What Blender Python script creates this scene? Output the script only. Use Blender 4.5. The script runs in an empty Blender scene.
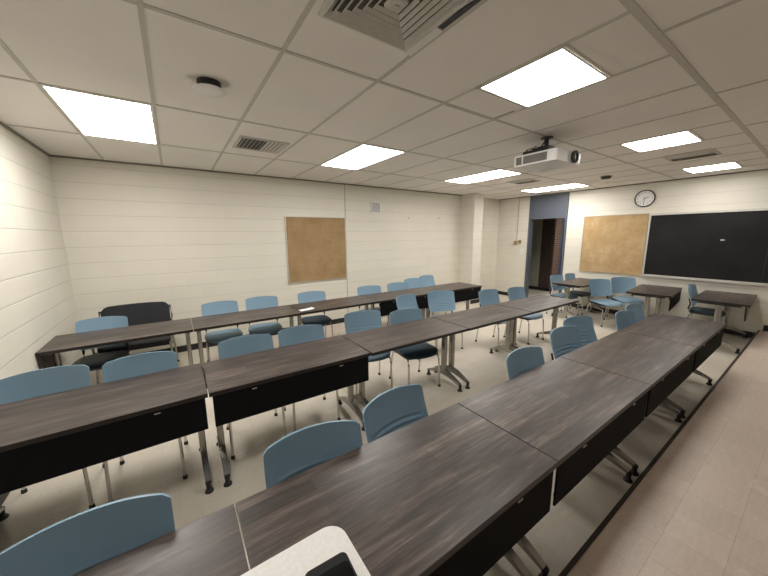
import bpy, bmesh, math, random
from mathutils import Vector, Matrix
random.seed(7)
C = bpy.context.scene.collection
PI = math.pi
T = 0.6096                        # ceiling tile module
CAMZ = 1.75
HC = 2.742                        # ceiling height above the lower floor
XL, XR = -1.122, 7.885             # left wall, blackboard wall
YB, YB2 = 5.49, 5.62              # back wall, recess behind the pillar
YN = -2.3                         # wall behind the camera
PLAT = 0.15                       # raised floor on the near side
STEP = 0.525

# ------------------------------------------------------------------ materials
def srgb(r, g, b):
    f = lambda c: ((c/255+0.055)/1.055)**2.4 if c/255 > 0.04045 else c/255/12.92
    return (f(r), f(g), f(b), 1)
class NT:
    def __init__(s, name):
        s.m = bpy.data.materials.new(name); s.m.use_nodes = True
        s.n = s.m.node_tree.nodes; s.l = s.m.node_tree.links
        s.b = s.n['Principled BSDF']
    def add(s, t, **k):
        n = s.n.new(t)
        for a, v in k.items():
            if a in n.inputs: n.inputs[a].default_value = v
            else: setattr(n, a, v)
        return n
    def link(s, a, b): s.l.new(a, b)
    def math(s, op, a, b=None, c=None):
        n = s.n.new('ShaderNodeMath'); n.operation = op
        for i, v in enumerate((a, b, c)):
            if v is None: continue
            if isinstance(v, (int, float)): n.inputs[i].default_value = v
            else: s.l.new(v, n.inputs[i])
        return n.outputs[0]
    def ramp(s, fac, stops):
        n = s.n.new('ShaderNodeValToRGB'); e = n.color_ramp.elements
        while len(e) > 1: e.remove(e[-1])
        e[0].position, e[0].color = stops[0]
        for p, c in stops[1:]:
            x = e.new(p); x.color = c
        s.l.new(fac, n.inputs[0]); return n.outputs[0]
    def noise(s, vec, scale, detail=3, rough=0.5):
        n = s.add('ShaderNodeTexNoise', Scale=scale, Detail=detail, Roughness=rough)
        s.l.new(vec, n.inputs['Vector']); return n.outputs['Fac']
    def mapping(s, vec, scale=(1, 1, 1), loc=(0, 0, 0), rot=(0, 0, 0)):
        n = s.n.new('ShaderNodeMapping'); s.l.new(vec, n.inputs[0])
        n.inputs['Scale'].default_value = scale; n.inputs['Location'].default_value = loc
        n.inputs['Rotation'].default_value = rot; return n.outputs[0]
    def obj(s): return s.n.new('ShaderNodeTexCoord').outputs['Object']
    def bump(s, h, strength=0.3, dist=0.01):
        n = s.add('ShaderNodeBump', Strength=strength, Distance=dist)
        s.l.new(h, n.inputs['Height']); s.l.new(n.outputs[0], s.b.inputs['Normal'])

def plain(name, col, rough=0.5, metal=0.0, var=0.06, scale=30, bump=0.0, spec=0.5):
    t = NT(name); t.b.inputs['Roughness'].default_value = rough
    t.b.inputs['Metallic'].default_value = metal
    t.b.inputs['Specular IOR Level'].default_value = spec
    o = t.obj(); f = t.noise(o, scale)
    lo = tuple(c*(1-var) for c in col[:3])+(1,); hi = tuple(min(1, c*(1+var)) for c in col[:3])+(1,)
    t.link(t.ramp(f, [(0.3, lo), (0.7, hi)]), t.b.inputs['Base Color'])
    if bump: t.bump(f, bump, 0.002)
    return t.m

def wall_mat(name, axis, base):
    t = NT(name); o = t.obj()
    sp = t.add('ShaderNodeSeparateXYZ'); t.link(o, sp.inputs[0])
    u = sp.outputs[0] if axis == 'x' else sp.outputs[1]; z = sp.outputs[2]
    zz = t.math('ADD', z, -0.004 + 0.1016*0)
    fr = t.math('FRACT', t.math('DIVIDE', zz, 0.2032))
    d = t.math('MULTIPLY', t.math('MINIMUM', fr, t.math('SUBTRACT', 1.0, fr)), 0.2032)
    hj = t.math('SMOOTH_MIN', t.math('DIVIDE', d, 0.007), 1.0, 0.3)       # 0 in the joint
    row = t.math('FLOOR', t.math('DIVIDE', zz, 0.2032))
    off = t.math('MULTIPLY', t.math('MODULO', t.math('ADD', row, 40.0), 2.0), 0.5)
    fu = t.math('FRACT', t.math('ADD', t.math('DIVIDE', t.math('ADD', u, 20.0), 0.4064), off))
    du = t.math('MULTIPLY', t.math('MINIMUM', fu, t.math('SUBTRACT', 1.0, fu)), 0.4064)
    vj = t.math('SMOOTH_MIN', t.math('DIVIDE', du, 0.005), 1.0, 0.3)
    cells = t.add('ShaderNodeTexWhiteNoise'); cells.noise_dimensions = '2D'
    cv = t.add('ShaderNodeCombineXYZ'); t.link(row, cv.inputs[0])
    t.link(t.math('FLOOR', t.math('ADD', t.math('DIVIDE', t.math('ADD', u, 20.0), 0.4064), off)), cv.inputs[1])
    t.link(cv.outputs[0], cells.inputs['Vector'])
    big = t.noise(t.mapping(o, (0.7, 0.7, 1.4)), 1.6, 4, 0.6)
    fine = t.noise(o, 90, 4, 0.65)
    mix = t.math('ADD', t.math('MULTIPLY', big, 0.85), t.math('MULTIPLY', cells.outputs['Value'], 0.15))
    col = t.ramp(mix, [(0.25, tuple(c*0.95 for c in base[:3])+(1,)), (0.75, tuple(min(1, c*1.03) for c in base[:3])+(1,))])
    mx = t.add('ShaderNodeMix'); mx.data_type = 'RGBA'; mx.blend_type = 'MULTIPLY'
    j = t.math('MULTIPLY', hj, t.math('ADD', 0.86, t.math('MULTIPLY', vj, 0.14)))
    t.link(t.math('MULTIPLY', t.math('SUBTRACT', 1.0, j), 0.32), mx.inputs[0])
    t.link(col, mx.inputs[6]); mx.inputs[7].default_value = (0.45, 0.42, 0.36, 1)
    t.link(mx.outputs[2], t.b.inputs['Base Color'])
    hgt = t.math('ADD', t.math('ADD', t.math('MULTIPLY', hj, 1.0), t.math('MULTIPLY', vj, 0.25)), t.math('MULTIPLY', fine, 0.35))
    t.bump(hgt, 0.45, 0.006)
    t.b.inputs['Roughness'].default_value = 0.55
    return t.m

def floor_mat(name, c1, c2, joint):
    t = NT(name); o = t.obj()
    br = t.add('ShaderNodeTexBrick'); br.offset = 0.5; br.squash = 1.0
    br.inputs['Scale'].default_value = 1.0
    br.inputs['Brick Width'].default_value = 0.2286; br.inputs['Row Height'].default_value = 0.2286
    br.inputs['Mortar Size'].default_value = 0.0016; br.inputs['Mortar Smooth'].default_value = 0.3
    br.inputs['Color1'].default_value = c1; br.inputs['Color2'].default_value = c2
    br.inputs['Mortar'].default_value = joint
    t.link(t.mapping(o, loc=(0.13, -0.09, 0)), br.inputs['Vector'])
    sp = t.noise(o, 55, 4, 0.7); big = t.noise(o, 1.3, 3, 0.6)
    streak = t.noise(t.mapping(o, (7, 45, 1)), 1.0, 4, 0.7)
    f = t.math('ADD', t.math('MULTIPLY', sp, 0.35), t.math('ADD', t.math('MULTIPLY', big, 0.4), t.math('MULTIPLY', streak, 0.25)))
    v = t.ramp(f, [(0.3, (0.80, 0.78, 0.76, 1)), (0.55, (1, 1, 1, 1)), (0.75, (1.0, 1.0, 1.0, 1))])
    mx = t.add('ShaderNodeMix'); mx.data_type = 'RGBA'; mx.blend_type = 'MULTIPLY'; mx.inputs[0].default_value = 1
    t.link(br.outputs['Color'], mx.inputs[6]); t.link(v, mx.inputs[7])
    # scuffs and chips
    sc = t.noise(t.mapping(o, (1, 1, 1), (3, 1, 0)), 14, 2, 0.4)
    dk = t.ramp(sc, [(0.17, (0.45, 0.42, 0.38, 1)), (0.215, (1, 1, 1, 1))])
    m2 = t.add('ShaderNodeMix'); m2.data_type = 'RGBA'; m2.blend_type = 'MULTIPLY'; m2.inputs[0].default_value = 0.6
    t.link(mx.outputs[2], m2.inputs[6]); t.link(dk, m2.inputs[7])
    wn = t.add('ShaderNodeTexNoise', Scale=3.1, Detail=5.0, Roughness=0.75); t.link(t.mapping(o, (1, 1.6, 1), (8, 2, 0)), wn.inputs['Vector'])
    wm = t.ramp(wn.outputs['Fac'], [(0.60, (0, 0, 0, 1)), (0.66, (1, 1, 1, 1))])
    m3 = t.add('ShaderNodeMix'); m3.data_type = 'RGBA'; m3.blend_type = 'MIX'
    t.link(t.math('MULTIPLY', wm, 0.35), m3.inputs[0]); t.link(m2.outputs[2], m3.inputs[6]); m3.inputs[7].default_value = (0.80, 0.74, 0.65, 1)
    t.link(m3.outputs[2], t.b.inputs['Base Color'])
    t.link(t.ramp(big, [(0.3, (0.28,)*3+(1,)), (0.7, (0.42,)*3+(1,))]), t.b.inputs['Roughness'])
    h = t.math('ADD', t.math('MULTIPLY', br.outputs['Fac'], 0.8), t.math('MULTIPLY', big, 1.5))
    t.bump(h, 0.25, 0.004)
    return t.m

def wood_mat(name, stops, rough):
    t = NT(name); o = t.obj()
    inf = t.add('ShaderNodeObjectInfo')
    ad = t.add('ShaderNodeVectorMath'); ad.operation = 'ADD'
    sc = t.add('ShaderNodeVectorMath'); sc.operation = 'SCALE'; sc.inputs['Scale'].default_value = 2.37
    t.link(inf.outputs['Location'], sc.inputs[0]); t.link(o, ad.inputs[0]); t.link(sc.outputs[0], ad.inputs[1])
    v = ad.outputs[0]
    a = t.noise(t.mapping(v, (1.6, 16, 8)), 1.6, 5, 0.62)
    b = t.noise(t.mapping(v, (3.5, 60, 20)), 2.2, 4, 0.65)
    c = t.noise(t.mapping(v, (1.1, 5, 3)), 2.0, 2, 0.5)
    pk = t.add('ShaderNodeTexBrick'); pk.offset = 0.37
    for kk, vv in (('Scale', 1.0), ('Brick Width', 0.52), ('Row Height', 0.075), ('Mortar Size', 0.0), ('Color1', (0, 0, 0, 1)), ('Color2', (1, 1, 1, 1)), ('Bias', 0.0)): pk.inputs[kk].default_value = vv
    t.link(v, pk.inputs['Vector'])
    pl = t.math('MULTIPLY', t.math('SUBTRACT', pk.outputs['Color'], 0.5), 0.065)
    f = t.math('ADD', pl, t.math('ADD', t.math('MULTIPLY', a, 0.55), t.math('ADD', t.math('MULTIPLY', b, 0.27), t.math('MULTIPLY', c, 0.18))))
    t.link(t.ramp(f, stops), t.b.inputs['Base Color'])
    t.link(t.ramp(b, [(0.3, (rough-0.06,)*3+(1,)), (0.7, (rough+0.08,)*3+(1,))]), t.b.inputs['Roughness'])
    t.bump(b, 0.12, 0.0015)
    t.b.inputs['Specular IOR Level'].default_value = 0.5
    return t.m

def tile_mat():
    t = NT('acoustic_tile'); o = t.obj()
    f = t.noise(o, 160, 3, 0.7); g = t.noise(o, 2.0, 2)
    base = (0.90, 0.86, 0.82)
    t.link(t.ramp(t.math('ADD', t.math('MULTIPLY', f, 0.6), t.math('MULTIPLY', g, 0.4)),
        [(0.35, tuple(c*0.93 for c in base)+(1,)), (0.6, base+(1,))]), t.b.inputs['Base Color'])
    t.b.inputs['Roughness'].default_value = 0.95
    t.b.inputs['Specular IOR Level'].default_value = 0.1
    t.bump(f, 0.35, 0.002)
    return t.m

def cork_mat(name, stops):
    t = NT(name); o = t.obj()
    f = t.noise(o, 2.6, 6, 0.72); g = t.noise(o, 130, 3, 0.7); h = t.noise(o, 16, 2, 0.4)
    k = t.math('ADD', t.math('MULTIPLY', f, 0.7), t.math('MULTIPLY', g, 0.3))
    col = t.ramp(k, stops)
    spots = t.ramp(h, [(0.2, (0.55, 0.42, 0.3, 1)), (0.26, (1, 1, 1, 1))])
    mx = t.add('ShaderNodeMix'); mx.data_type = 'RGBA'; mx.blend_type = 'MULTIPLY'; mx.inputs[0].default_value = 0.7
    t.link(col, mx.inputs[6]); t.link(spots, mx.inputs[7]); t.link(mx.outputs[2], t.b.inputs['Base Color'])
    t.b.inputs['Roughness'].default_value = 0.85
    t.bump(g, 0.2, 0.002)
    return t.m

def emit_mat(name, col, s):
    t = NT(name); t.b.inputs['Base Color'].default_value = (0.9, 0.9, 0.9, 1)
    o = t.obj(); f = t.noise(o, 3, 1)
    t.link(t.ramp(f, [(0.0, tuple(c*0.97 for c in col)+(1,)), (1.0, tuple(col)+(1,))]), t.b.inputs['Emission Color'])
    t.b.inputs['Emission Strength'].default_value = s
    return t.m

M = dict(
    wall_x=wall_mat('painted_block_x', 'x', (0.735, 0.70, 0.605)),
    wall_y=wall_mat('painted_block_y', 'y', (0.74, 0.71, 0.625)),
    floor=floor_mat('vinyl_tile_lower', (0.66, 0.60, 0.51, 1), (0.63, 0.57, 0.48, 1), (0.56, 0.50, 0.42, 1)),
    plat=floor_mat('vinyl_tile_platform', (0.70, 0.59, 0.50, 1), (0.65, 0.545, 0.46, 1), (0.50, 0.41, 0.34, 1)),
    tile=tile_mat(),
    tee=plain('ceiling_tee', (0.56, 0.53, 0.48, 1), 0.5, 0.0, 0.04),
    black=plain('black_rubber', (0.012, 0.012, 0.013, 1), 0.45),
    nosing=plain('brown_black_nosing', (0.03, 0.021, 0.016, 1), 0.5),
    wood=wood_mat('dark_laminate', [(0.34, srgb(36, 29, 27)), (0.44, srgb(51, 43, 40)), (0.51, srgb(68, 58, 54)), (0.58, srgb(92, 80, 74)), (0.67, srgb(128, 113, 105))], 0.36),
    edge=plain('dark_edge_band', srgb(36, 27, 25), 0.4),
    panel=plain('black_panel', (0.004, 0.004, 0.005, 1), 0.8, 0, 0.2, 200, 0, 0.15),
    steel=plain('taupe_painted_steel', srgb(165, 162, 156), 0.27, 0.8, 0.04),
    chrome=plain('brushed_chrome', (0.62, 0.60, 0.57, 1), 0.25, 0.95, 0.03),
    blue=plain('blue_plastic', srgb(121, 150, 170), 0.42, 0, 0.03, 200, 0.15),
    blueshade=plain('shaded_blue_seat', srgb(50, 76, 94), 0.55, 0, 0.05, 300, 0.2),  # blue seat plastic darkened, shade under the tables painted into the colour
    dark=plain('black_plastic', (0.015, 0.016, 0.018, 1), 0.4),
    fabric=plain('charcoal_fabric', (0.022, 0.023, 0.027, 1), 0.9, 0, 0.2, 250, 0.5),
    alu=plain('aluminium_trim', (0.62, 0.60, 0.56, 1), 0.4, 0.5, 0.03),
    cork=cork_mat('cork_brown', [(0.3, srgb(132, 106, 72)), (0.5, srgb(157, 129, 91)), (0.7, srgb(172, 146, 108))]),
    cork2=cork_mat('cork_pale', [(0.33, srgb(168, 136, 92)), (0.5, srgb(184, 155, 112)), (0.66, srgb(202, 180, 144))]),
    white=plain('white_plastic', (0.78, 0.77, 0.75, 1), 0.4, 0, 0.03),
    whitelam=plain('white_speckled_laminate', (0.80, 0.785, 0.76, 1), 0.35, 0, 0.05, 140),
    beige=plain('beige_plastic', (0.62, 0.58, 0.47, 1), 0.5),
    brass=plain('worn_brass', (0.36, 0.26, 0.12, 1), 0.45, 0.6),
    bluepaint=plain('slate_blue_paint', srgb(86, 92, 103), 0.4, 0, 0.05, 3),
    vent=plain('grey_vent_metal', (0.60, 0.58, 0.53, 1), 0.5, 0.1, 0.05),
    grille=plain('mottled_grey_face', (0.50, 0.49, 0.495, 1), 0.7, 0, 0.35, 60),
    corr=plain('grey_green_paint', (0.32, 0.33, 0.27, 1), 0.5, 0, 0.1, 4),
    corrwood=wood_mat('dark_brown_panel', [(0.3, srgb(52, 42, 36)), (0.5, srgb(66, 55, 48)), (0.7, srgb(84, 70, 60))], 0.5),
    light=emit_mat('light_diffuser', (1.0, 0.965, 0.915), 16.0),
    corrlight=emit_mat('corridor_light_diffuser', (1.0, 0.97, 0.92), 22.0),
    lens=plain('projector_lens_glass', (0.7, 0.72, 0.78, 1), 0.05, 0.6),
    screen=plain('black_glass', (0.004, 0.004, 0.005, 1), 0.12),
    paper=plain('white_paper', (0.75, 0.75, 0.78, 1), 0.8),
)
# slate of the chalkboard: dark with smeared chalk dust
t = NT('black_slate'); o = t.obj()
f = t.noise(t.mapping(o, (1, 0.8, 1.6)), 1.8, 5, 0.6)
t.link(t.ramp(f, [(0.3, (0.006, 0.0063, 0.0068, 1)), (0.75, (0.016, 0.0165, 0.017, 1))]), t.b.inputs['Base Color'])
t.b.inputs['Roughness'].default_value = 0.5; t.b.inputs['Specular IOR Level'].default_value = 0.25
M['slate'] = t.m
# corridor brick
t = NT('red_brown_brick'); o = t.obj()
sp = t.add('ShaderNodeSeparateXYZ'); t.link(o, sp.inputs[0]); cb = t.add('ShaderNodeCombineXYZ')
t.link(sp.outputs[1], cb.inputs[0]); t.link(sp.outputs[2], cb.inputs[1])
br = t.add('ShaderNodeTexBrick'); br.inputs['Scale'].default_value = 1
br.inputs['Brick Width'].default_value = 0.2; br.inputs['Row Height'].default_value = 0.075; br.inputs['Mortar Size'].default_value = 0.006
br.inputs['Color1'].default_value = (0.18, 0.09, 0.065, 1); br.inputs['Color2'].default_value = (0.13, 0.07, 0.055, 1); br.inputs['Mortar'].default_value = (0.3, 0.26, 0.22, 1)
t.link(cb.outputs[0], br.inputs['Vector']); t.link(br.outputs['Color'], t.b.inputs['Base Color'])
t.b.inputs['Roughness'].default_value = 0.7; M['brick'] = t.m

# ------------------------------------------------------------------ mesh helpers
def ident(v): return v
def box(bm, x0, x1, y0, y1, z0, z1, mi=0, rot=None, piv=None):
    vs = [bm.verts.new((x, y, z)) for z in (z0, z1) for x, y in ((x0, y0), (x1, y0), (x1, y1), (x0, y1))]
    if rot:
        p = Vector(piv); 
        for v in vs: v.co = rot @ (v.co-p)+p
    fs = [(3, 2, 1, 0), (4, 5, 6, 7), (0, 1, 5, 4), (1, 2, 6, 5), (2, 3, 7, 6), (3, 0, 4, 7)]
    out = []
    for f in fs:
        g = bm.faces.new([vs[i] for i in f]); g.material_index = mi; out.append(g)
    return vs, out
def bevel(bm, w=0.004, seg=2, angle=0.6):
    bm.normal_update()
    es = [e for e in bm.edges if len(e.link_faces) == 2 and e.calc_face_angle(0) > angle]
    if es: bmesh.ops.bevel(bm, geom=es, offset=w, segments=seg, affect='EDGES', profile=0.7, clamp_overlap=True)
def prism(bm, pts, z0, z1, mi=0):
    a = [bm.verts.new((x, y, z0)) for x, y in pts]; b = [bm.verts.new((x, y, z1)) for x, y in pts]
    n = len(pts); F = [bm.faces.new(a[::-1]), bm.faces.new(b)]
    for i in range(n): F.append(bm.faces.new((a[i], a[(i+1) % n], b[(i+1) % n], b[i])))
    for f in F: f.material_index = mi
    return F
def rrect(x0, x1, y0, y1, r, n=6):
    o = []
    for cx, cy, a0 in ((x1-r, y1-r, 0), (x0+r, y1-r, 90), (x0+r, y0+r, 180), (x1-r, y0+r, 270)):
        for i in range(n+1):
            a = math.radians(a0+90*i/n); o.append((cx+r*math.cos(a), cy+r*math.sin(a)))
    return o
def tube(bm, path, r, n=10, mi=0, close=False, squash=1.0):
    P = [Vector(p) for p in path]; rings = []
    rr = r if isinstance(r, (list, tuple)) else [r]*len(P)
    for i, p in enumerate(P):
        a = P[i-1] if i else (P[-1] if close else P[0]); b = P[i+1] if i < len(P)-1 else (P[0] if close else P[-1])
        d = (b-a).normalized()
        up = Vector((0, 0, 1)) if abs(d.z) < 0.9 else Vector((0, 1, 0))
        s = d.cross(up).normalized(); u = s.cross(d).normalized()
        rings.append([bm.verts.new(p+(s*math.cos(2*PI*k/n)*squash+u*math.sin(2*PI*k/n))*rr[i]) for k in range(n)])
    m = len(rings)
    for i in range(m if close else m-1):
        A, B = rings[i], rings[(i+1) % m]
        for k in range(n):
            f = bm.faces.new((A[k], A[(k+1) % n], B[(k+1) % n], B[k])); f.material_index = mi
    if not close:
        bm.faces.new(rings[0][::-1]).material_index = mi; bm.faces.new(rings[-1]).material_index = mi
def lathe(bm, prof, c=(0, 0, 0), n=24, mi=0, axis='z'):
    rings = []
    for r, z in prof:
        ring = []
        for k in range(n):
            a = 2*PI*k/n; x, y = r*math.cos(a), r*math.sin(a)
            q = {'z': (x, y, z), 'x': (z, x, y), 'y': (x, z, y)}[axis]
            ring.append(bm.verts.new((c[0]+q[0], c[1]+q[1], c[2]+q[2])))
        rings.append(ring)
    for A, B in zip(rings, rings[1:]):
        for k in range(n):
            bm.faces.new((A[k], A[(k+1) % n], B[(k+1) % n], B[k])).material_index = mi
    bm.faces.new(rings[0][::-1]).material_index = mi; bm.faces.new(rings[-1]).material_index = mi
def obj(name, bm, mats, parent=None, smooth=False, loc=None, rot=None):
    bmesh.ops.recalc_face_normals(bm, faces=bm.faces[:])
    me = bpy.data.meshes.new(name); bm.to_mesh(me); bm.free()
    for m in (mats if isinstance(mats, (list, tuple)) else [mats]): me.materials.append(m)
    o = bpy.data.objects.new(name, me); C.objects.link(o)
    if smooth:
        for p in me.polygons: p.use_smooth = True
        try: me.set_sharp_from_angle(angle=math.radians(40))
        except Exception: pass
    if parent: o.parent = parent
    if loc: o.location = loc
    if rot: o.rotation_euler = rot
    return o
def B(): return bmesh.new()
def thing(name, label, cat, loc=(0, 0, 0), rz=0, group=None):
    o = bpy.data.objects.new(name, None); C.objects.link(o); o.empty_display_size = 0.1
    o.location = loc; o.rotation_euler = (0, 0, rz); o['label'] = label; o['category'] = cat
    if group: o['group'] = group
    return o
def tag(o, label, cat, group=None):
    o['label'] = label; o['category'] = cat
    if group: o['group'] = group
    return o
def struct(name, bm, m, parent=None, label=None, cat=None, smooth=False):
    o = obj(name, bm, m, parent, smooth)
    if not parent: o['kind'] = 'structure'
    if label: o['label'] = label; o['category'] = cat
    return o
def dup(root, loc, rz, label, group=None, skip=()):
    r = root.copy(); C.objects.link(r); r.location = loc; r.rotation_euler = (0, 0, rz); r['label'] = label
    if group: r['group'] = group
    def rec(a, b):
        for ch in list(a.children):
            if ch.name.split('.')[0] in skip: continue
            c = ch.copy(); C.objects.link(c); c.parent = b; rec(ch, c)
    rec(root, r)
    return r

# ------------------------------------------------------------------ the room
TH = 0.12
bm = B(); box(bm, XL, XR+TH, STEP, YB2+TH, -0.1, 0.0)
struct('floor', bm, M['floor'], None, 'beige vinyl tile floor under the rows of tables', 'floor')
bm = B(); box(bm, XL, XR, YN, STEP-0.004, -0.1, PLAT)
struct('floor', bm, M['plat'], None, 'raised beige tile floor on the near side of the step', 'floor')
bm = B(); box(bm, XL, XR, STEP-0.016, STEP+0.006, PLAT-0.004, PLAT+0.004); box(bm, XL, XR, STEP-0.0035, STEP+0.006, 0.0, PLAT-0.004)
struct('trim_1', bm, M['nosing'], None, 'dark rubber nosing along the edge of the floor step', 'step edge')
bm = B(); box(bm, XL, XR+TH, YN, YB2+TH, HC, HC+0.08)
struct('ceiling', bm, M['tile'], None, 'suspended ceiling of off-white acoustic tiles', 'ceiling')
bm = B(); box(bm, XL-TH, XL, YN, YB+TH, -0.1, HC+0.08)
struct('wall_left', bm, M['wall_y'], None, 'cream painted block wall on the left', 'wall')
bm = B(); box(bm, XL, 6.15, YB, YB2+TH, 0.0, HC)
struct('wall_back', bm, M['wall_x'], None, 'long cream painted block wall behind the rows', 'wall')
bm = B(); box(bm, 6.48, XR+TH, YB2, YB2+TH, 0.0, HC)
struct('wall_back', bm, M['wall_x'], None, 'short cream wall in the recess right of the pillar', 'wall')
bm = B(); box(bm, 6.15, 6.48, 5.08, YB2+TH, 0.0, HC)
struct('wall_pillar', bm, M['wall_y'], None, 'cream square pillar against the back wall', 'pillar')
bm = B(); box(bm, XL-TH, XR+TH, YN-TH, YN, -0.1, HC+0.08)
struct('wall_front', bm, M['wall_x'], None, 'cream block wall opposite the back wall', 'wall')
# blackboard wall with the doorway
DY0, DY1, DZ = 3.715, 4.685, 2.742
bm = B(); box(bm, XR, XR+TH, YN, DY0, -0.1, HC+0.08); box(bm, XR, XR+TH, DY1, YB2+TH, -0.1, HC+0.08)
struct('wall_right', bm, M['wall_y'], None, 'cream painted block wall carrying the chalkboard', 'wall')
# baseboards
def baseboard(name, x0, x1, y0, y1, z0, lab):
    bm = B(); box(bm, x0, x1, y0, y1, z0, z0+0.10); bevel(bm, 0.003, 1)
    struct(name, bm, M['black'], None, lab, 'baseboard')
baseboard('baseboard_left', XL, XL+0.008, STEP+0.02, YB, 0.0, 'black rubber baseboard along the left wall')
baseboard('baseboard_back', XL+0.008, 6.15, YB-0.008, YB, 0.0, 'black rubber baseboard along the back wall')
baseboard('baseboard_pillar', 6.142, 6.488, 5.072, 5.08, 0.0, 'black rubber baseboard around the pillar')
baseboard('baseboard_recess', 6.48, XR, YB2-0.008, YB2, 0.0, 'black rubber baseboard in the recess')
baseboard('baseboard_right', XR-0.008, XR, STEP+0.01, DY0-0.01, 0.0, 'black rubber baseboard under the chalkboard')
baseboard('baseboard_right', XR-0.008, XR, DY1+0.01, YB2-0.01, 0.0, 'black rubber baseboard left of the doorway')
baseboard('baseboard_right', XR-0.008, XR, YN, STEP-0.04, PLAT, 'black rubber baseboard above the raised floor')
# ceiling grid
W2 = 0.012
def yl(k): return 0.615+1.2192*k if k > 0 else 0.645
YC = [0.65, 1.828, 3.050, 4.262]
bm = B()
i = -1
while -0.619+T*i < XR:
    x = -0.619+T*i; i += 1
    if x > XL+0.02: box(bm, x-W2, x+W2, YC[0], YB2, HC-0.004, HC)
for y in YC: box(bm, XL, XR, y-W2*(1.5 if y < 1 else 1), y+W2*(1.5 if y < 1 else 1), HC-0.005, HC)
for x in (-1.53+1.2192*k for k in range(1, 8)): box(bm, x-W2, x+W2, YN, YC[0], HC-0.004, HC)
for y in (0.04, -0.57, -1.18, -1.79): box(bm, XL, XR, y-W2, y+W2, HC-0.0045, HC)
for a in (4, 8, 12):                                     # short tees closing the 2x2 lights
    for y in (0.962-0.012, 1.516+0.012): box(bm, -0.619+T*a, -0.619+T*(a+1), y-0.008, y+0.008, HC-0.004, HC)
struct('trim_2', bm, M['tee'], None, 'painted metal grid of the suspended ceiling', 'ceiling grid')
bm = B(); box(bm, XL, 6.15, YB-0.018, YB, HC-0.02, HC-0.001)
box(bm, XL, XL+0.018, YN, YB-0.018, HC-0.02, HC-0.001); box(bm, XR-0.018, XR, YN, YB2, HC-0.02, HC-0.001)
struct('trim_3', bm, plain('wall_angle', (0.22, 0.20, 0.17, 1), 0.5), None, 'dark wall angle between walls and ceiling', 'ceiling edge')
bm = B(); box(bm, 1.82+0.02, 2.42-0.015, 1.828+0.012, 1.828+0.02, HC-0.003, HC-0.0002); box(bm, 2.42-0.02, 2.42-0.012, 1.62, 1.828, HC-0.003, HC-0.0002)
struct('trim_4', bm, M['black'], None, 'dark open gap beside a sagging ceiling tile', 'ceiling gap')
bm = B(); box(bm, 2.838, 2.850, YB-0.006, YB, 0.10, HC-0.02)
struct('trim_5', bm, plain('joint_sealant', (0.40, 0.37, 0.30, 1), 0.6), None, 'thin vertical sealed joint in the back wall', 'wall joint')

# ceiling lights
def light(ix, y0, y1, label):
    x0, x1 = -0.619+T*ix+0.014, -0.619+T*(ix+1)-0.014
    t = thing('ceiling_light', label, 'ceiling light', ((x0+x1)/2, (y0+y1)/2, HC-0.006), 0, 'recessed ceiling lights')
    hx, hy = (x1-x0)/2, (y1-y0)/2
    bm = B()
    for a in ((-hx, hx, -hy, -hy+0.012), (-hx, hx, hy-0.012, hy), (-hx, -hx+0.012, -hy+0.012, hy-0.012), (hx-0.012, hx, -hy+0.012, hy-0.012)):
        box(bm, a[0], a[1], a[2], a[3], -0.002, 0.004)
    obj('frame', bm, M['white'], t)
    bm = B(); box(bm, -hx+0.0125, hx-0.0125, -hy+0.0125, hy-0.0125, -0.001, 0.003)
    obj('diffuser', bm, M['light'], t)
    return t
NY0, NY1, FY0, FY1 = 0.962, 1.516, 3.064, 4.248
light(0, FY0, FY1, 'lit rectangular ceiling panel nearest the left wall')
light(4, FY0, FY1, 'lit ceiling panel above the brown corkboard')
light(8, FY0, FY1, 'lit ceiling panel between the corkboard light and the projector')
light(12, FY0, FY1, 'lit ceiling panel in front of the blue doorway')
light(4, NY0, NY1, 'large square lit panel, nearest of the lights right of centre')
light(8, NY0, NY1, 'square lit ceiling panel right of the projector')
light(12, NY0, NY1, 'lit ceiling panel closest to the chalkboard')
light(0, NY0, NY1, 'square lit ceiling panel at the near left, outside the picture')

# ceiling vents
def louver(name, label, cx, cy, wx, wy, n, tilt, dark=0.5, along='x'):
    t = thing(name, label, 'air vent', (cx, cy, HC-0.005), 0, 'ceiling air vents')
    bm = B(); f = 0.03
    for a in ((-wx, wx, -wy, -wy+f), (-wx, wx, wy-f, wy), (-wx, -wx+f, -wy+f, wy-f), (wx-f, wx, -wy+f, wy-f)): box(bm, *a, -0.008, 0.004)
    bevel(bm, 0.003, 1); obj('frame', bm, M['vent'], t)
    bm = B(); box(bm, -wx+f, wx-f, -wy+f, wy-f, 0.0, 0.003); obj('duct_opening', bm, M['black'], t)
    for k in range(n):
        bm = B(); x = -wx+f+(2*wx-2*f)*(k+0.5)/n
        R = Matrix.Rotation(math.radians(tilt if k < n/2 else -tilt*0.6), 3, 'Y')
        box(bm, x-0.011, x+0.011, -wy+f, wy-f, -0.0075, -0.006, 0, R, (x, 0, -0.006))
        obj('slat', bm, M['vent'], t)
    return t
louver('ceiling_vent', 'louvred square air vent between the left light and the corkboard light', 0.91, 3.71, 0.25, 0.235, 11, -42)
louver('ceiling_vent', 'louvred air vent between the two right-hand lights', 5.66, 1.21, 0.24, 0.24, 10, 38)
louver('ceiling_vent', 'small dark air vent near the doorway end of the ceiling', 5.6, 3.5, 0.22, 0.22, 10, 38)
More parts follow.
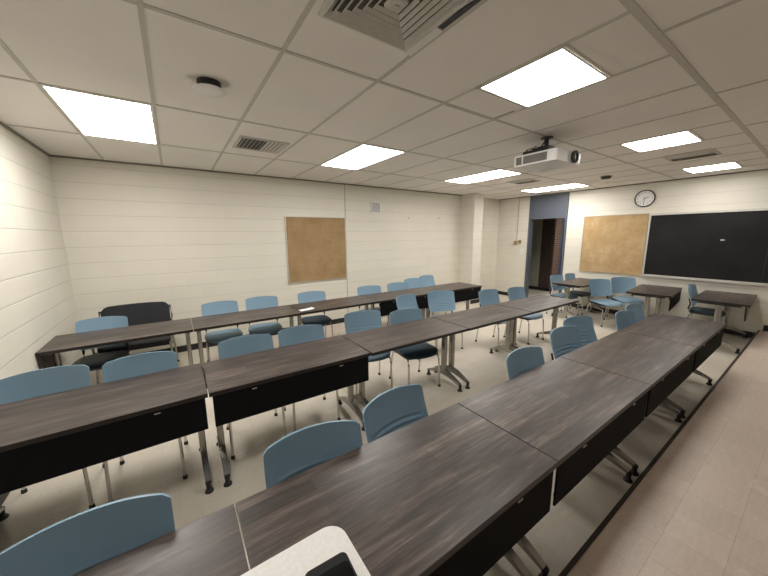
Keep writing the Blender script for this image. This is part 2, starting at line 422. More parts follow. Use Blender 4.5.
# square cone diffuser
t = thing('ceiling_diffuser', 'large square louvred air diffuser cut by the top picture edge', 'air diffuser', (0.895, 1.20, HC-0.005))
bm = B()
def ring(bm, a0, z0, a1, z1):
    v = [bm.verts.new(p) for p in ((-a0, -a0, z0), (a0, -a0, z0), (a0, a0, z0), (-a0, a0, z0), (-a1, -a1, z1), (a1, -a1, z1), (a1, a1, z1), (-a1, a1, z1))]
    for k in range(4): bm.faces.new((v[k], v[(k+1) % 4], v[4+(k+1) % 4], v[4+k]))
ring(bm, 0.25, -0.001, 0.25, -0.012); ring(bm, 0.25, -0.012, 0.232, -0.018); ring(bm, 0.232, -0.018, 0.212, 0.002)
obj('frame', bm, M['vent'], t)
for k, a in enumerate((0.205, 0.172, 0.139, 0.106, 0.073)):
    bm = B(); ring(bm, a, -0.013, a-0.002, -0.016); ring(bm, a-0.002, -0.016, a-0.017, -0.004); ring(bm, a, -0.013, a-0.015, -0.002); obj('vane', bm, M['vent'], t)
bm = B(); box(bm, -0.04, 0.04, -0.04, 0.04, -0.02, 0.002); bevel(bm, 0.006, 1); box(bm, -0.01, 0.01, -0.01, 0.01, -0.024, -0.02); obj('centre_plate', bm, M['vent'], t)
bm = B(); box(bm, -0.205, 0.205, -0.205, 0.205, 0.0, 0.0035); obj('duct_opening', bm, plain('duct_metal', (0.10, 0.10, 0.09, 1), 0.7), t)
bm = B(); box(bm, 1.148, 1.196, 1.22, 1.47, HC-0.012, HC-0.004)
tag(obj('filler_strip', bm, M['white']), 'pale filler strip beside the square air diffuser', 'ceiling strip')
bm = B(); prism(bm, [(1.150, 1.218), (1.194, 1.218), (1.194, 0.92), (1.184, 0.92)], HC-0.006, HC-0.0005)
tag(obj('ceiling_opening', bm, M['black']), 'black open slot in the ceiling beside the air diffuser', 'ceiling slot')

# ceiling disc sensor and small detector
t = thing('ceiling_sensor', 'white disc on a black mount fixed to the ceiling', 'sensor', (0.302, 2.44, HC))
bm = B(); lathe(bm, [(0.001, 0), (0.070, 0), (0.070, -0.034), (0.086, -0.046), (0.001, -0.046)], n=36); obj('mount', bm, M['dark'], t, True)
bm = B(); lathe(bm, [(0.001, -0.046), (0.092, -0.048), (0.096, -0.051), (0.090, -0.056), (0.05, -0.060), (0.001, -0.061)], n=40); obj('cover', bm, M['white'], t, True)
t = thing('smoke_detector', 'small dark round detector on the ceiling above the clock', 'smoke detector', (6.368, 2.42, HC))
bm = B(); lathe(bm, [(0.001, 0), (0.08, 0), (0.08, -0.02), (0.06, -0.05), (0.001, -0.055)], n=28); obj('housing', bm, plain('tan_plastic', (0.06, 0.05, 0.04, 1), 0.5), t, True)
bm = B(); lathe(bm, [(0.001, 0), (0.095, 0), (0.095, -0.008), (0.001, -0.008)], n=28); obj('base', bm, M['beige'], t, True)

# projector
t = thing('projector', 'white projector hanging from the ceiling on a black bracket', 'projector', (3.31, 1.82, HC-0.295))
bm = B(); prism(bm, rrect(-0.235, 0.245, -0.225, 0.225, 0.02, 4), 0, 0.110); bevel(bm, 0.006, 2, 1.0); body = obj('body', bm, M['white'], t, True)
bm = B(); lathe(bm, [(0.060, -0.005), (0.060, -0.026), (0.040, -0.032), (0.034, -0.012)], c=(0.085, -0.224, 0.060), n=28, axis='y'); obj('lens_ring', bm, M['dark'], t, True)
bm = B(); lathe(bm, [(0.001, -0.022), (0.022, -0.020), (0.035, -0.014), (0.035, 0.0)], c=(0.085, -0.224, 0.060), n=24, axis='y'); obj('lens', bm, M['lens'], t, True)
gm2 = plain('grille_bar_grey', (0.28, 0.27, 0.26, 1), 0.5)
gm = plain('grille_grey', (0.16, 0.155, 0.15, 1), 0.5)
for y0, y1 in ((-0.13, 0.115), (0.135, 0.195)):
    bm = B(); box(bm, -0.2375, -0.2345, y0, y1, 0.018, 0.092)
    g = obj('vent_grille', bm, gm, t); bm = B()
    n = int((y1-y0)/0.012)
    for k in range(n): box(bm, -0.2405, -0.2375, y0+k*0.012, y0+k*0.012+0.004, 0.018, 0.092)
    for z in (0.04, 0.068): box(bm, -0.2405, -0.2375, y0, y1, z, z+0.003)
    obj('grille_bars', bm, gm2, g)
bm = B(); box(bm, -0.17, 0.12, -0.10, 0.17, 0.112, 0.155); box(bm, -0.10, 0.07, -0.06, 0.11, 0.15, 0.19); box(bm, -0.20, -0.05, -0.03, 0.02, 0.108, 0.135); box(bm, 0.05, 0.16, -0.03, 0.02, 0.108, 0.135); bevel(bm, 0.004, 1); obj('bracket', bm, M['dark'], t)
bm = B(); tube(bm, [(0.01, 0.02, 0.128), (0.01, 0.02, 0.285)], 0.022, 16); lathe(bm, [(0.001, 0.283), (0.06, 0.283), (0.06, 0.29), (0.001, 0.29)], c=(0.01, 0.02, 0), n=24); lathe(bm, [(0.001, 0.14), (0.04, 0.14), (0.05, 0.17), (0.035, 0.2), (0.001, 0.2)], c=(0.01, 0.02, 0), n=20); obj('ceiling_mount', bm, M['dark'], t, True)
bm = B()
tube(bm, [(-0.10, 0.18, 0.112), (-0.14, 0.15, 0.17), (-0.09, 0.08, 0.20), (-0.03, 0.04, 0.18), (0.0, 0.02, 0.15)], 0.008, 8)
tube(bm, [(-0.05, 0.19, 0.112), (-0.09, 0.17, 0.155), (-0.05, 0.10, 0.17), (-0.02, 0.06, 0.2), (0.02, 0.03, 0.28)], 0.007, 8)
obj('cables', bm, M['dark'], t, True)
bm = B(); tube(bm, [(-0.13, 0.16, 0.12), (-0.15, 0.10, 0.185), (-0.07, 0.03, 0.19)], 0.006, 8); obj('light_cable', bm, M['alu'], t, True)

# ------------------------------------------------------------------ things on the walls
def corkboard(name, label, wall, a0, a1, z0, z1, m, frame):
    t = thing(name, label, 'corkboard', ((a0+a1)/2, YB, (z0+z1)/2) if wall == 'back' else (XR, (a0+a1)/2, (z0+z1)/2), 0 if wall == 'back' else -PI/2)
    w, h, f = (a1-a0)/2, (z1-z0)/2, 0.016
    bm = B(); box(bm, -w+f, w-f, -0.012, -0.001, -h+f, h-f); obj('cork_face', bm, m, t)
    bm = B()
    for a in ((-w, w, -h, -h+f), (-w, w, h-f, h), (-w, -w+f, -h+f, h-f), (w-f, w, -h+f, h-f)): box(bm, a[0], a[1], -0.02, -0.001, a[2], a[3])
    obj('frame', bm, frame, t)
    return t
corkboard('corkboard', 'square brown corkboard on the back wall', 'back', 1.655, 2.838, 0.905, 2.105, M['cork'], M['alu'])
corkboard('corkboard', 'pale tan corkboard left of the chalkboard', 'right', 2.165, 3.34, 0.89, 2.14, M['cork2'], plain('wood_frame', (0.42, 0.33, 0.22, 1), 0.5))
# chalkboard
CB0, CB1, CZ0, CZ1 = -1.50, 2.158, 0.905, 2.135
t = thing('chalkboard', 'long black chalkboard with aluminium frame and chalk tray', 'chalkboard', (XR, (CB0+CB1)/2, (CZ0+CZ1)/2), -PI/2)
w, h, f = (CB1-CB0)/2, (CZ1-CZ0)/2, 0.03
sx = (CB0+CB1)/2-0.60      # board-local x of the seam (y = 0.60 in the room)
bm = B(); box(bm, -w+f, sx-0.002, -0.012, -0.001, -h+f, h-f); obj('slate_panel', bm, M['slate'], t)
bm = B(); box(bm, sx+0.002, w-f, -0.012, -0.001, -h+f, h-f); obj('slate_panel', bm, M['slate'], t)
bm = B(); box(bm, sx-0.002, sx+0.002, -0.0125, -0.001, -h+f, h-f); obj('seam', bm, plain('seam_grey', (0.06, 0.06, 0.06, 1), 0.5), t)
bm = B()
for a in ((-w, w, h-0.04, h), (-w, -w+f, -h, h-0.04), (w-f, w, -h, h-0.04)): box(bm, a[0], a[1], -0.022, -0.001, a[2], a[3])
bevel(bm, 0.003, 1); obj('frame', bm, M['alu'], t)
bm = B(); box(bm, -w, w, -0.06, -0.001, -h-0.012, -h+0.004); box(bm, -w, w, -0.022, -0.001, -h+0.004, -h+0.03); box(bm, -w, w, -0.06, -0.052, -h+0.004, -h+0.012)
obj('chalk_tray', bm, M['alu'], t)
bm = B(); prism(bm, rrect(-0.026, 0.026, -0.010, 0.010, 0.008, 3), 0, 0.003)
tag(obj('label_sticker', bm, M['paper'], None, False, (XR-0.0125, 1.115, 1.625), (0, -PI/2, 0)), 'tiny pale sticker stuck on the chalkboard', 'sticker')
bpy.data.objects['label_sticker'].rotation_euler = (PI/2, 0, -PI/2)
# clock
t = thing('wall_clock', 'round wall clock with black rim above the boards', 'clock', (XR, 2.272, 2.437), -PI/2)
r = 0.165
bm = B(); lathe(bm, [(r-0.018, -0.018), (r-0.012, -0.034), (r, -0.030), (r+0.002, -0.002), (r-0.02, -0.002)], n=56, axis='y'); obj('rim', bm, M['dark'], t, True)
bm = B(); lathe(bm, [(0.001, -0.002), (r-0.012, -0.002), (r-0.012, -0.019), (0.001, -0.019)], n=56, axis='y'); face = obj('face', bm, M['white'], t, True)
def text_mesh(name, s, size, loc, parent, mat, rot=(PI/2, 0, 0), ext=0.0006):
    cu = bpy.data.curves.new(name, 'FONT'); cu.body = s; cu.size = size; cu.align_x = 'CENTER'; cu.align_y = 'CENTER'; cu.extrude = ext
    tmp = bpy.data.objects.new(name, cu); C.objects.link(tmp)
    dg = bpy.context.evaluated_depsgraph_get(); dg.update()
    me = bpy.data.meshes.new_from_object(tmp.evaluated_get(dg)); bpy.data.objects.remove(tmp)
    me.materials.clear(); me.materials.append(mat)
    o = bpy.data.objects.new(name, me); C.objects.link(o); o.parent = parent; o.location = loc; o.rotation_euler = rot
    return o
for k in range(1, 13):
    a = math.radians(90-30*k)
    text_mesh('numeral', str(k), 0.036, (0.118*math.cos(a), -0.0196, 0.118*math.sin(a)), face, M['dark'])
def hand(name, ang, L, w, m, y):
    bm = B(); box(bm, -w, w, y-0.001, y, -0.02, L); R = Matrix.Rotation(math.radians(ang), 4, 'Y'); bmesh.ops.transform(bm, matrix=R, verts=bm.verts[:]); obj(name, bm, m, t)
hand('hour_hand', 74, 0.075, 0.005, M['dark'], -0.0215); hand('minute_hand', 184, 0.108, 0.0035, M['dark'], -0.023)
# framed square on the back wall
t = thing('wall_grille', 'small white-framed square panel high on the back wall', 'wall panel', (3.55, YB, 2.325))
bm = B(); 
for a in ((-0.118, 0.118, -0.118, -0.098), (-0.118, 0.118, 0.098, 0.118), (-0.118, -0.098, -0.098, 0.098), (0.098, 0.118, -0.098, 0.098)): box(bm, a[0], a[1], -0.02, -0.001, a[2], a[3])
obj('frame', bm, M['white'], t)
bm = B(); box(bm, -0.098, 0.098, -0.014, -0.001, -0.098, 0.098); obj('mottled_face', bm, M['grille'], t)
for x, z, lab in ((4.436, 2.134, 'small screw hole in the back wall, nearer the white-framed panel'), (5.374, 2.156, 'small screw hole in the back wall, nearer the pillar')):
    bm = B(); lathe(bm, [(0.001, -0.006), (0.012, -0.006), (0.014, -0.001), (0.001, -0.001)], c=(0, 0, 0), n=12, axis='y')
    tag(obj('wall_anchor', bm, M['brass'], None, True, (x, YB, z)), lab.replace('screw hole', 'brown wall anchor'), 'wall anchor')
# wiring by the door
t = thing('electrical_conduit', 'thin painted conduit running down to two brass boxes by the doorway', 'conduit', (XR, 5.00, 1.54))
bm = B(); tube(bm, [(-0.012, 0, 0.03), (-0.012, 0, HC-1.54-0.02)], 0.009, 10); obj('pipe', bm, plain('pipe_paint', (0.45, 0.41, 0.32, 1), 0.5), t, True)
for dy, dz in ((0.035, -0.005), (-0.10, 0.02)):
    bm = B(); box(bm, -0.045, -0.001, dy-0.035, dy+0.035, dz-0.05, dz+0.035); bevel(bm, 0.006, 2); obj('junction_box', bm, M['brass'], t)
bm = B(); box(bm, -0.03, -0.001, 0.05, 0.15, -0.09, -0.05); obj('bracket', bm, M['beige'], t)
t = thing('light_switch', 'white light switch plate beside the blue doorway frame', 'light switch', (XR, 4.83, 1.28))
bm = B(); box(bm, -0.008, -0.001, -0.06, 0.06, -0.065, 0.065); bevel(bm, 0.003, 1); obj('plate', bm, M['white'], t)
for dy in (-0.025, 0.025):
    bm = B(); box(bm, -0.018, -0.008, dy-0.005, dy+0.005, -0.012, 0.012); obj('toggle', bm, M['beige'], t)

# ------------------------------------------------------------------ doorway and corridor
door = thing('door_1', 'open doorway with slate blue frame and solid panel above it', 'doorway', (XR, (DY0+DY1)/2, 0)); door['kind'] = 'structure'
hw = (DY1-DY0)/2
bm = B(); box(bm, -0.025, TH+0.02, -hw, -hw+0.045, 0, HC-0.02); bevel(bm, 0.005, 1); obj('jamb', bm, M['bluepaint'], door)
bm = B(); box(bm, -0.025, TH+0.02, hw-0.045, hw, 0, HC-0.02); bevel(bm, 0.005, 1); obj('jamb', bm, M['bluepaint'], door)
bm = B(); box(bm, 0.0, 0.05, -hw+0.045, hw-0.045, 2.17, HC-0.02); obj('transom_panel', bm, M['bluepaint'], door)
bm = B(); box(bm, -0.02, TH+0.01, -hw+0.045, hw-0.045, 2.135, 2.17); obj('head', bm, M['bluepaint'], door)
CX = 12.4
bm = B(); box(bm, XR+TH, CX, 2.2, 8.0, -0.1, 0); struct('floor', bm, M['floor'], None, 'corridor floor beyond the doorway', 'floor')
bm = B(); box(bm, XR+TH, CX, 2.2, 8.0, 2.742, 2.8); struct('ceiling', bm, M['tile'], None, 'corridor ceiling beyond the doorway', 'ceiling')
bm = B(); box(bm, 9.5, 9.6, 5.19, 8.0, 0, 2.742); struct('wall_corridor', bm, M['corr'], None, 'grey-green corridor wall seen through the doorway', 'wall')
bm = B(); box(bm, 9.5, 9.6, 4.84, 5.19, 0, 2.742); struct('wall_corridor', bm, M['corrwood'], None, 'dark brown panelled corridor wall end seen through the doorway', 'wall')
bm = B(); box(bm, 9.485, 9.5, 4.825, 8.0, 0, 0.1); box(bm, 9.485, 9.6, 4.825, 4.84, 0, 0.1); struct('baseboard_corridor', bm, M['black'], None, 'black baseboard along the corridor wall', 'baseboard')
bm = B(); box(bm, CX, CX+0.1, 2.2, 8.0, 0, 2.8); struct('wall_corridor', bm, M['brick'], None, 'red-brown brick wall at the far side of the corridor', 'wall')
bm = B(); box(bm, XR+TH, CX, 2.1, 2.2, 0, 2.8); struct('wall_corridor', bm, M['corr'], None, 'near end wall of the corridor', 'wall')
bm = B(); box(bm, XR+TH, CX, 8.0, 8.1, 0, 2.8); struct('wall_corridor', bm, M['corr'], None, 'far end wall of the corridor', 'wall')
d2 = thing('door_2', 'dark slate blue door across the corridor', 'door', (CX, 5.52, 0)); d2['kind'] = 'structure'
bm = B(); box(bm, -0.05, -0.005, -0.45, 0.42, 0.01, 2.3); bevel(bm, 0.004, 1); obj('door_leaf', bm, plain('deep_slate_blue', srgb(60, 70, 88), 0.4), d2)
bm = B(); box(bm, -0.08, -0.001, 0.42, 0.48, 0, 2.36); box(bm, -0.08, -0.001, -0.51, -0.45, 0, 2.36); box(bm, -0.08, -0.001, -0.45, 0.42, 2.3, 2.36); obj('door_frame', bm, M['bluepaint'], d2)
bm = B(); tube(bm, [(-0.05, 0.33, 1.0), (-0.10, 0.33, 1.0), (-0.10, 0.2, 1.0)], 0.012, 8); obj('handle', bm, M['chrome'], d2, True)
t = thing('corridor_light', 'lit panel on the corridor ceiling beyond the doorway', 'ceiling light', (10.9, 5.2, 2.735))
bm = B(); box(bm, -0.3, 0.3, -0.6, 0.6, -0.004, 0.002); obj('diffuser', bm, M['corrlight'], t)
bm = B()
for a in ((-0.33, 0.33, -0.63, -0.6), (-0.33, 0.33, 0.6, 0.63), (-0.33, -0.3, -0.6, 0.6), (0.3, 0.33, -0.6, 0.6)): box(bm, *a, -0.008, 0.006)
obj('frame', bm, M['white'], t)

# ------------------------------------------------------------------ tables
L = 1.244; S0 = 0.096; ZT = 0.737
TD = 0.60
def make_table(length, label, group):
    hl, hd = length/2, TD/2
    t = thing('training_table', label, 'table', (0, 0, 0), 0, group)
    bm = B(); box(bm, -hl, hl, -hd, hd, ZT-0.030, ZT); bevel(bm, 0.002, 2)
    bm.normal_update()
    for f in bm.faces: f.material_index = 0 if f.normal.z > 0.5 else 1
    obj('tabletop', bm, [M['wood'], M['edge']], t)
    bm = B(); box(bm, -hl+0.13, hl-0.13, -0.03, 0.03, ZT-0.075, ZT-0.032); bevel(bm, 0.003, 1); obj('beam', bm, M['dark'], t)
    for s in (-1, 1):
        x = s*(hl-0.055)
        bm = B(); prism(bm, rrect(x-0.022, x+0.022, -0.036, 0.036, 0.016, 4), 0.115, ZT-0.05)
        # foot: two arms sloping out from the hub
        for q in (-1, 1):
            v = []
            for (y, zc, hx, hz) in ((0.0, 0.140, 0.022, 0.030), (0.08*q, 0.130, 0.021, 0.026), (0.17*q, 0.104, 0.020, 0.018), (0.262*q, 0.070, 0.019, 0.010)):
                v.append([bm.verts.new((x+a*hx, y, zc+b*hz)) for a, b in ((-1, -1), (1, -1), (1, 1), (-1, 1))])
            for A, Bq in zip(v, v[1:]):
                for k in range(4): bm.faces.new((A[k], A[(k+1) % 4], Bq[(k+1) % 4], Bq[k]))
            bm.faces.new(v[0]); bm.faces.new(v[-1])
        lg = obj('leg', bm, M['steel'], t, True)
        bm = B(); box(bm, x-0.03, x+0.03, -0.22, 0.22, ZT-0.055, ZT-0.031); bevel(bm, 0.004, 1); obj('top_bracket', bm, M['dark'], lg)
        for q in (-1, 1):
            bm = B(); lathe(bm, [(0.001, 0.0), (0.029, 0.0), (0.026, 0.012), (0.016, 0.020), (0.016, 0.050), (0.020, 0.062), (0.020, 0.072), (0.001, 0.076)], c=(x, 0.262*q, 0), n=16); obj('foot_glide', bm, M['black'], lg, True)
    return t
def add_panel(t, length):
    hl, hd = length/2, TD/2
    bm = B(); box(bm, -hl+0.018, hl-0.018, -hd+0.006, -hd+0.016, 0.482, ZT-0.030); bevel(bm, 0.002, 1)
    p = obj('modesty_panel', bm, M['panel'], t)
    for x in (-hl+0.28, hl-0.28):
        bm = B(); box(bm, x-0.016, x+0.016, -hd+0.003, -hd+0.0065, ZT-0.052, ZT-0.047); obj('clip', bm, M['alu'], p)
    for x in (-hl+0.2, hl-0.2):
        bm = B(); box(bm, x-0.012, x+0.012, -hd+0.016, -hd+0.05, ZT-0.10, ZT-0.031); obj('hinge', bm, M['dark'], p)
YF, YM, YR = 0.5756+TD/2, 2.1419+TD/2, 3.915+TD/2
TL = L-0.006
pos = ['at the far left', 'second from the left', 'in the middle', 'second from the right', 'at the right end']
rows = [
 ('near', YF, 'tables of the near row', [1]*5, [
   'dark wood table of the near row, leftmost, beside the closest chair',
   'nearest dark wood table, with the white stand overlapping its edge',
   'middle table of the near row, wide dark grained top',
   'near-row table, second from its right end',
   'near-row table at the end closest to the chalkboard']),
 ('mid', YM, 'tables of the middle row', [1, 1, 0, 0, 0], [
   'leftmost dark table of the middle row with black front panel',
   'middle-row table with black front panel, right of the gap between tables',
   'middle table of the middle row, no front panel, chairs tucked behind',
   'middle-row table, second from its right end, on grey steel legs',
   'middle-row table at its right end, nearest the doorway']),
 ('back', YR, 'tables of the back row', [0, 0, 0, 1, 1], [
   'leftmost table of the back row against the left wall',
   'back-row table second from the left, below two blue chairs',
   'middle table of the back row with a white paper on it',
   'back-row table second from its right end with black front panel',
   'back-row table at its right end, near the pillar'])]
proto = make_table(TL, '', 'tables')
first = True; tables = {}
for rn, y, grp, pans, labs in rows:
    for k in range(5):
        x0 = S0+(k-1)*L; loc = (x0+L/2, y, 0)
        rz = 0.0
        if rn == 'mid': rz = (0.008, -0.016, -0.008, -0.008, -0.008)[k]; loc = (loc[0]+(-0.004, 0.003, 0.006, 0.012, 0.02)[k], y+(0.055, 0.042, 0.015, 0.0, -0.01)[k], 0)
        if first: tb = proto; tb.location = loc; tb.rotation_euler = (0, 0, rz); tb['label'] = labs[k]; first = False
        else: tb = dup(proto, loc, rz, labs[k])
        tb.scale = (0.976 if k == 0 else 1, 1, 1); tb.location.x += 0.0145 if k == 0 else 0
        tb['group'] = grp; tables[rn, k] = tb
        tables[rn, k]['_p'] = pans[k]
for (rn, k), tb in tables.items():
    if tb['_p']: add_panel(tb, TL)
    del tb['_p']
# wood end panel under the leftmost back table
bm = B(); box(bm, -TL/2+0.004, -TL/2+0.02, -0.27, 0.20, 0.30, ZT-0.031)
obj('side_panel', bm, [M['wood']], tables['back', 0])
for nm, cx, cy, rz, lab in (('a', 7.19, 1.75, 0.105, 'table against the chalkboard wall, middle one of the three, with black side panel'),
                   ('b', 7.235, 0.885, 0.045, 'table under the chalkboard, nearest the floor step'),
                   ('c', 7.19, 2.99, 0.0, 'table under the pale corkboard, ringed by blue chairs')):
    tb = dup(proto, (cx, cy, 0), rz, lab, 'tables by the chalkboard wall', ('modesty_panel',)); tb.scale = (1, 1, 1)
    if nm == 'b':
        bm = B(); a_ = [bm.verts.new((x, y, z)) for y in (-TD/2+0.03, -TD/2+0.05) for x, z in ((-0.55, ZT-0.031), (-0.30, 0.44), (-0.22, 0.44), (0.20, ZT-0.031))]
        for f_ in ((0, 1, 2, 3), (7, 6, 5, 4), (0, 4, 5, 1), (1, 5, 6, 2), (2, 6, 7, 3), (3, 7, 4, 0)): bm.faces.new([a_[i] for i in f_])
        obj('side_bracket', bm, M['edge'], tb)
    elif nm == 'a':
        add_panel(tb, TL)

# ------------------------------------------------------------------ chairs
def make_chair():
    t = thing('stacking_chair', '', 'chair')
    # backrest: curved shell, ribbed in its lower half
    nu, nv = 22, 26
    def P(u, v, side):
        hw = 0.226
        e = abs(u)
        x = hw*u*(1-0.05*(1-v)**3+0.03*(1-v))
        top = 0.853-0.014*e**2-0.014*max(0, (e-0.90)/0.10)**2.2
        bot = 0.520+0.010*e**2+0.040*max(0, (e-0.78)/0.22)**2.4
        z = bot+(top-bot)*v
        y = 0.168+0.098*v+0.014*math.sin(PI*v) - 0.055*e**2.2
        y += side*0.0055
        if v < 0.52 and e < 0.86:
            env = min(1, (0.52-v)/0.05)*min(1, v/0.06)*min(1, (0.86-e)/0.08)
            y += 0.0032*math.sin(v*2*PI*5/0.52)*env
        return (x, y, z)
    bm = B(); G = {}
    nv2 = 44
    for s in (-1, 1):
        for i in range(nu+1):
            for j in range(nv2+1): G[s, i, j] = bm.verts.new(P(-1+2*i/nu, j/nv2, s))
    for i in range(nu):
        for j in range(nv2):
            bm.faces.new((G[-1, i, j], G[-1, i+1, j], G[-1, i+1, j+1], G[-1, i, j+1]))
            bm.faces.new((G[1, i, j], G[1, i, j+1], G[1, i+1, j+1], G[1, i+1, j]))
    for i in range(nu):
        bm.faces.new((G[-1, i, 0], G[1, i, 0], G[1, i+1, 0], G[-1, i+1, 0])); bm.faces.new((G[-1, i, nv2], G[-1, i+1, nv2], G[1, i+1, nv2], G[1, i, nv2]))
    for j in range(nv2):
        bm.faces.new((G[-1, 0, j], G[-1, 0, j+1], G[1, 0, j+1], G[1, 0, j])); bm.faces.new((G[-1, nu, j], G[1, nu, j], G[1, nu, j+1], G[-1, nu, j+1]))
    obj('backrest', bm, M['blue'], t, True)
    # seat: dished pad with rounded front
    bm = B(); n = 40; rings = []
    def SE(a, hx, hy, p=3.4):
        c, s = math.cos(a), math.sin(a)
        return (math.copysign(abs(c)**(2/p), c)*hx, math.copysign(abs(s)**(2/p), s)*hy)
    def zt(x, y): return 0.452-0.012*(1-(x/0.23)**2)-0.030*max(0, (-y-0.10)/0.12)**2+0.012*max(0, y/0.2)**2
    for f, dz in ((0.0, 0), (0.35, 0), (0.65, 0), (0.88, -0.001), (0.97, -0.006), (1.0, -0.014), (0.99, -0.022), (0.95, -0.028)):
        r_ = []
        for k in range(n):
            x, y = SE(2*PI*k/n, 0.228*f, 0.215*f)
            x *= (1-0.10*(y/0.215)*0.5) if f else 1
            r_.append(bm.verts.new((x, y-0.01, zt(x, y)+dz)))
        rings.append(r_)
    for A, Bq in zip(rings, rings[1:]):
        for k in range(n): bm.faces.new((A[k], A[(k+1) % n], Bq[(k+1) % n], Bq[k]))
    bm.faces.new(rings[-1]); bmesh.ops.remove_doubles(bm, verts=bm.verts[:], dist=0.0004)
    seat = obj('seat', bm, M['blue'], t, True)
    bm = B(); prism(bm, rrect(-0.215, 0.215, -0.195, 0.185, 0.07, 5), 0.392, 0.421); bevel(bm, 0.006, 2, 1.0); obj('seat_pan', bm, M['dark'], t, True)
    # black posts carrying the backrest
    for s in (-1, 1):
        bm = B(); tube(bm, [(s*0.175, 0.10, 0.412), (s*0.196, 0.185, 0.425), (s*0.200, 0.200, 0.47), (s*0.190, 0.180, 0.55), (s*0.180, 0.212, 0.64)], [0.011, 0.012, 0.012, 0.011, 0.008], 10); obj('back_post', bm, M['dark'], t, True)
    for s in (-1, 1):
        bm = B(); tube(bm, [(s*0.17, 0.05, 0.405), (s*0.185, -0.12, 0.402), (s*0.200, -0.175, 0.385), (s*0.203, -0.195, 0.33), (s*0.208, -0.212, 0.02)], 0.0105, 10)
        lg = obj('leg', bm, M['chrome'], t, True)
        bm = B(); lathe(bm, [(0.001, 0.0), (0.016, 0.0), (0.015, 0.02), (0.012, 0.028), (0.001, 0.028)], c=(s*0.208, -0.212, 0), n=12); obj('glide', bm, M['black'], lg, True)
        bm = B(); tube(bm, [(s*0.17, 0.03, 0.405), (s*0.185, 0.13, 0.402), (s*0.200, 0.165, 0.375), (s*0.206, 0.19, 0.30), (s*0.212, 0.232, 0.02)], 0.0105, 10)
        lg = obj('leg', bm, M['chrome'], t, True)
        bm = B(); lathe(bm, [(0.001, 0.0), (0.016, 0.0), (0.015, 0.02), (0.012, 0.028), (0.001, 0.028)], c=(s*0.212, 0.232, 0), n=12); obj('glide', bm, M['black'], lg, True)
    return t
gF, gM, gB, gR = 'blue chairs of the near row', 'blue chairs of the middle row', 'blue chairs of the back row', 'blue chairs by the chalkboard wall'
chairs = [ # centre of the backrest top corners, angle, label, group
 (-0.325, 1.238, 0, 'blue chair closest to the camera, cut by the left picture edge', gF),
 (0.455, 1.25, -6, 'blue chair behind the nearest table, left of its tucked pair', gF),
 (0.962, 1.315, 6, 'blue chair behind the nearest table, right one of its pair', gF),
 (2.19, 1.26, -2, 'single blue chair tucked behind the middle near-row table', gF),
 (3.035, 1.365, -5, 'ribbed blue chair overlapping the taller-looking one behind it, near row', gF),
 (3.56, 1.475, -12, 'blue chair turned slightly, with ribs showing, behind its overlapping neighbour', gF),
 (4.24, 1.27, -4, 'near-row blue chair, left of the last two by the chalkboard end', gF),
 (4.755, 1.34, -4, 'near-row blue chair, last one towards the chalkboard', gF),
 (-0.82, 2.955, 0, 'blue chair of the middle row cut by the left picture edge', gM),
 (-0.29, 2.91, -2, 'blue chair behind the leftmost middle-row table, left of the gap', gM),
 (0.462, 2.905, -4, 'blue chair of the middle row just right of the gap between tables', gM),
 (0.98, 2.915, -5, 'middle-row blue chair below the near corner of the corkboard', gM),
 (1.80, 3.10, -14, 'middle-row blue chair set back, with its seat showing under the table', gM),
 (2.27, 2.855, -8, 'middle-row blue chair beside the leg pair, dark shaded seat below', gM),
 (2.84, 3.58, 12, 'small-looking blue chair standing in the aisle between the back and middle rows', gM),
 (3.54, 3.54, -24, 'blue chair in the aisle turned to the camera, ribbed back fully visible', gM),
 (4.22, 3.135, -4, 'middle-row blue chair, left of the last pair towards the doorway', gM),
 (4.79, 3.00, -2, 'middle-row blue chair, last one towards the doorway', gM),
 (-0.75, 4.61, -6, 'blue chair in front of the wide black chair, back row', gB),
 (0.462, 4.78, -2, 'back-row blue chair just right of the gap between tables', gB),
 (1.03, 4.79, -8, 'back-row blue chair left of the corkboard', gB),
 (1.80, 4.75, -8, 'back-row blue chair below the left half of the corkboard', gB),
 (2.86, 4.67, -10, 'back-row blue chair right of the corkboard and its wall joint', gB),
 (3.51, 4.67, -10, 'back-row blue chair left of the two overlapping at the end', gB),
 (4.11, 4.965, 2, 'back-row blue chair, left one of the overlapping end pair', gB),
 (4.66, 5.13, 4, 'back-row blue chair nearest the pillar', gB),
 (6.95, 3.40, -6, 'blue chair behind the corkboard table, nearest the doorway', gR),
 (7.47, 3.36, 0, 'blue chair behind the corkboard table, against the wall', gR),
 (7.00, 2.58, -30, 'pulled out blue chair in the open with its whole seat showing, by the corkboard table', gR),
 (7.665, 2.40, -44, 'blue chair below the pale corkboard, turned to the camera', gR),
 (7.43, 1.31, 2, 'blue chair seen side on, tucked under the table below the chalkboard', gR),
]
DARK = {12: M['blueshade'], 13: M['blueshade'], 18: M['dark'], 21: M['blueshade'], 30: M['blueshade'], 27: M['blueshade']}  # blue seats with shade painted in; the one plain dark seat is black
cp = make_chair(); cp.name = 'stacking_chair'
for i, (bx, by, a, lab, g) in enumerate(chairs):
    an = math.radians(a); d = 0.215
    loc = (bx+math.sin(an)*d, by-math.cos(an)*d, 0)
    if i == 0: c = cp; c.location = loc; c.rotation_euler = (0, 0, an); c['label'] = lab; c['group'] = g
    else: c = dup(cp, loc, an, lab, g)
    if i in DARK:
        for ch in c.children:
            if ch.name.split('.')[0] == 'seat':
                ch.data = ch.data.copy(); ch.data.materials[0] = DARK[i]

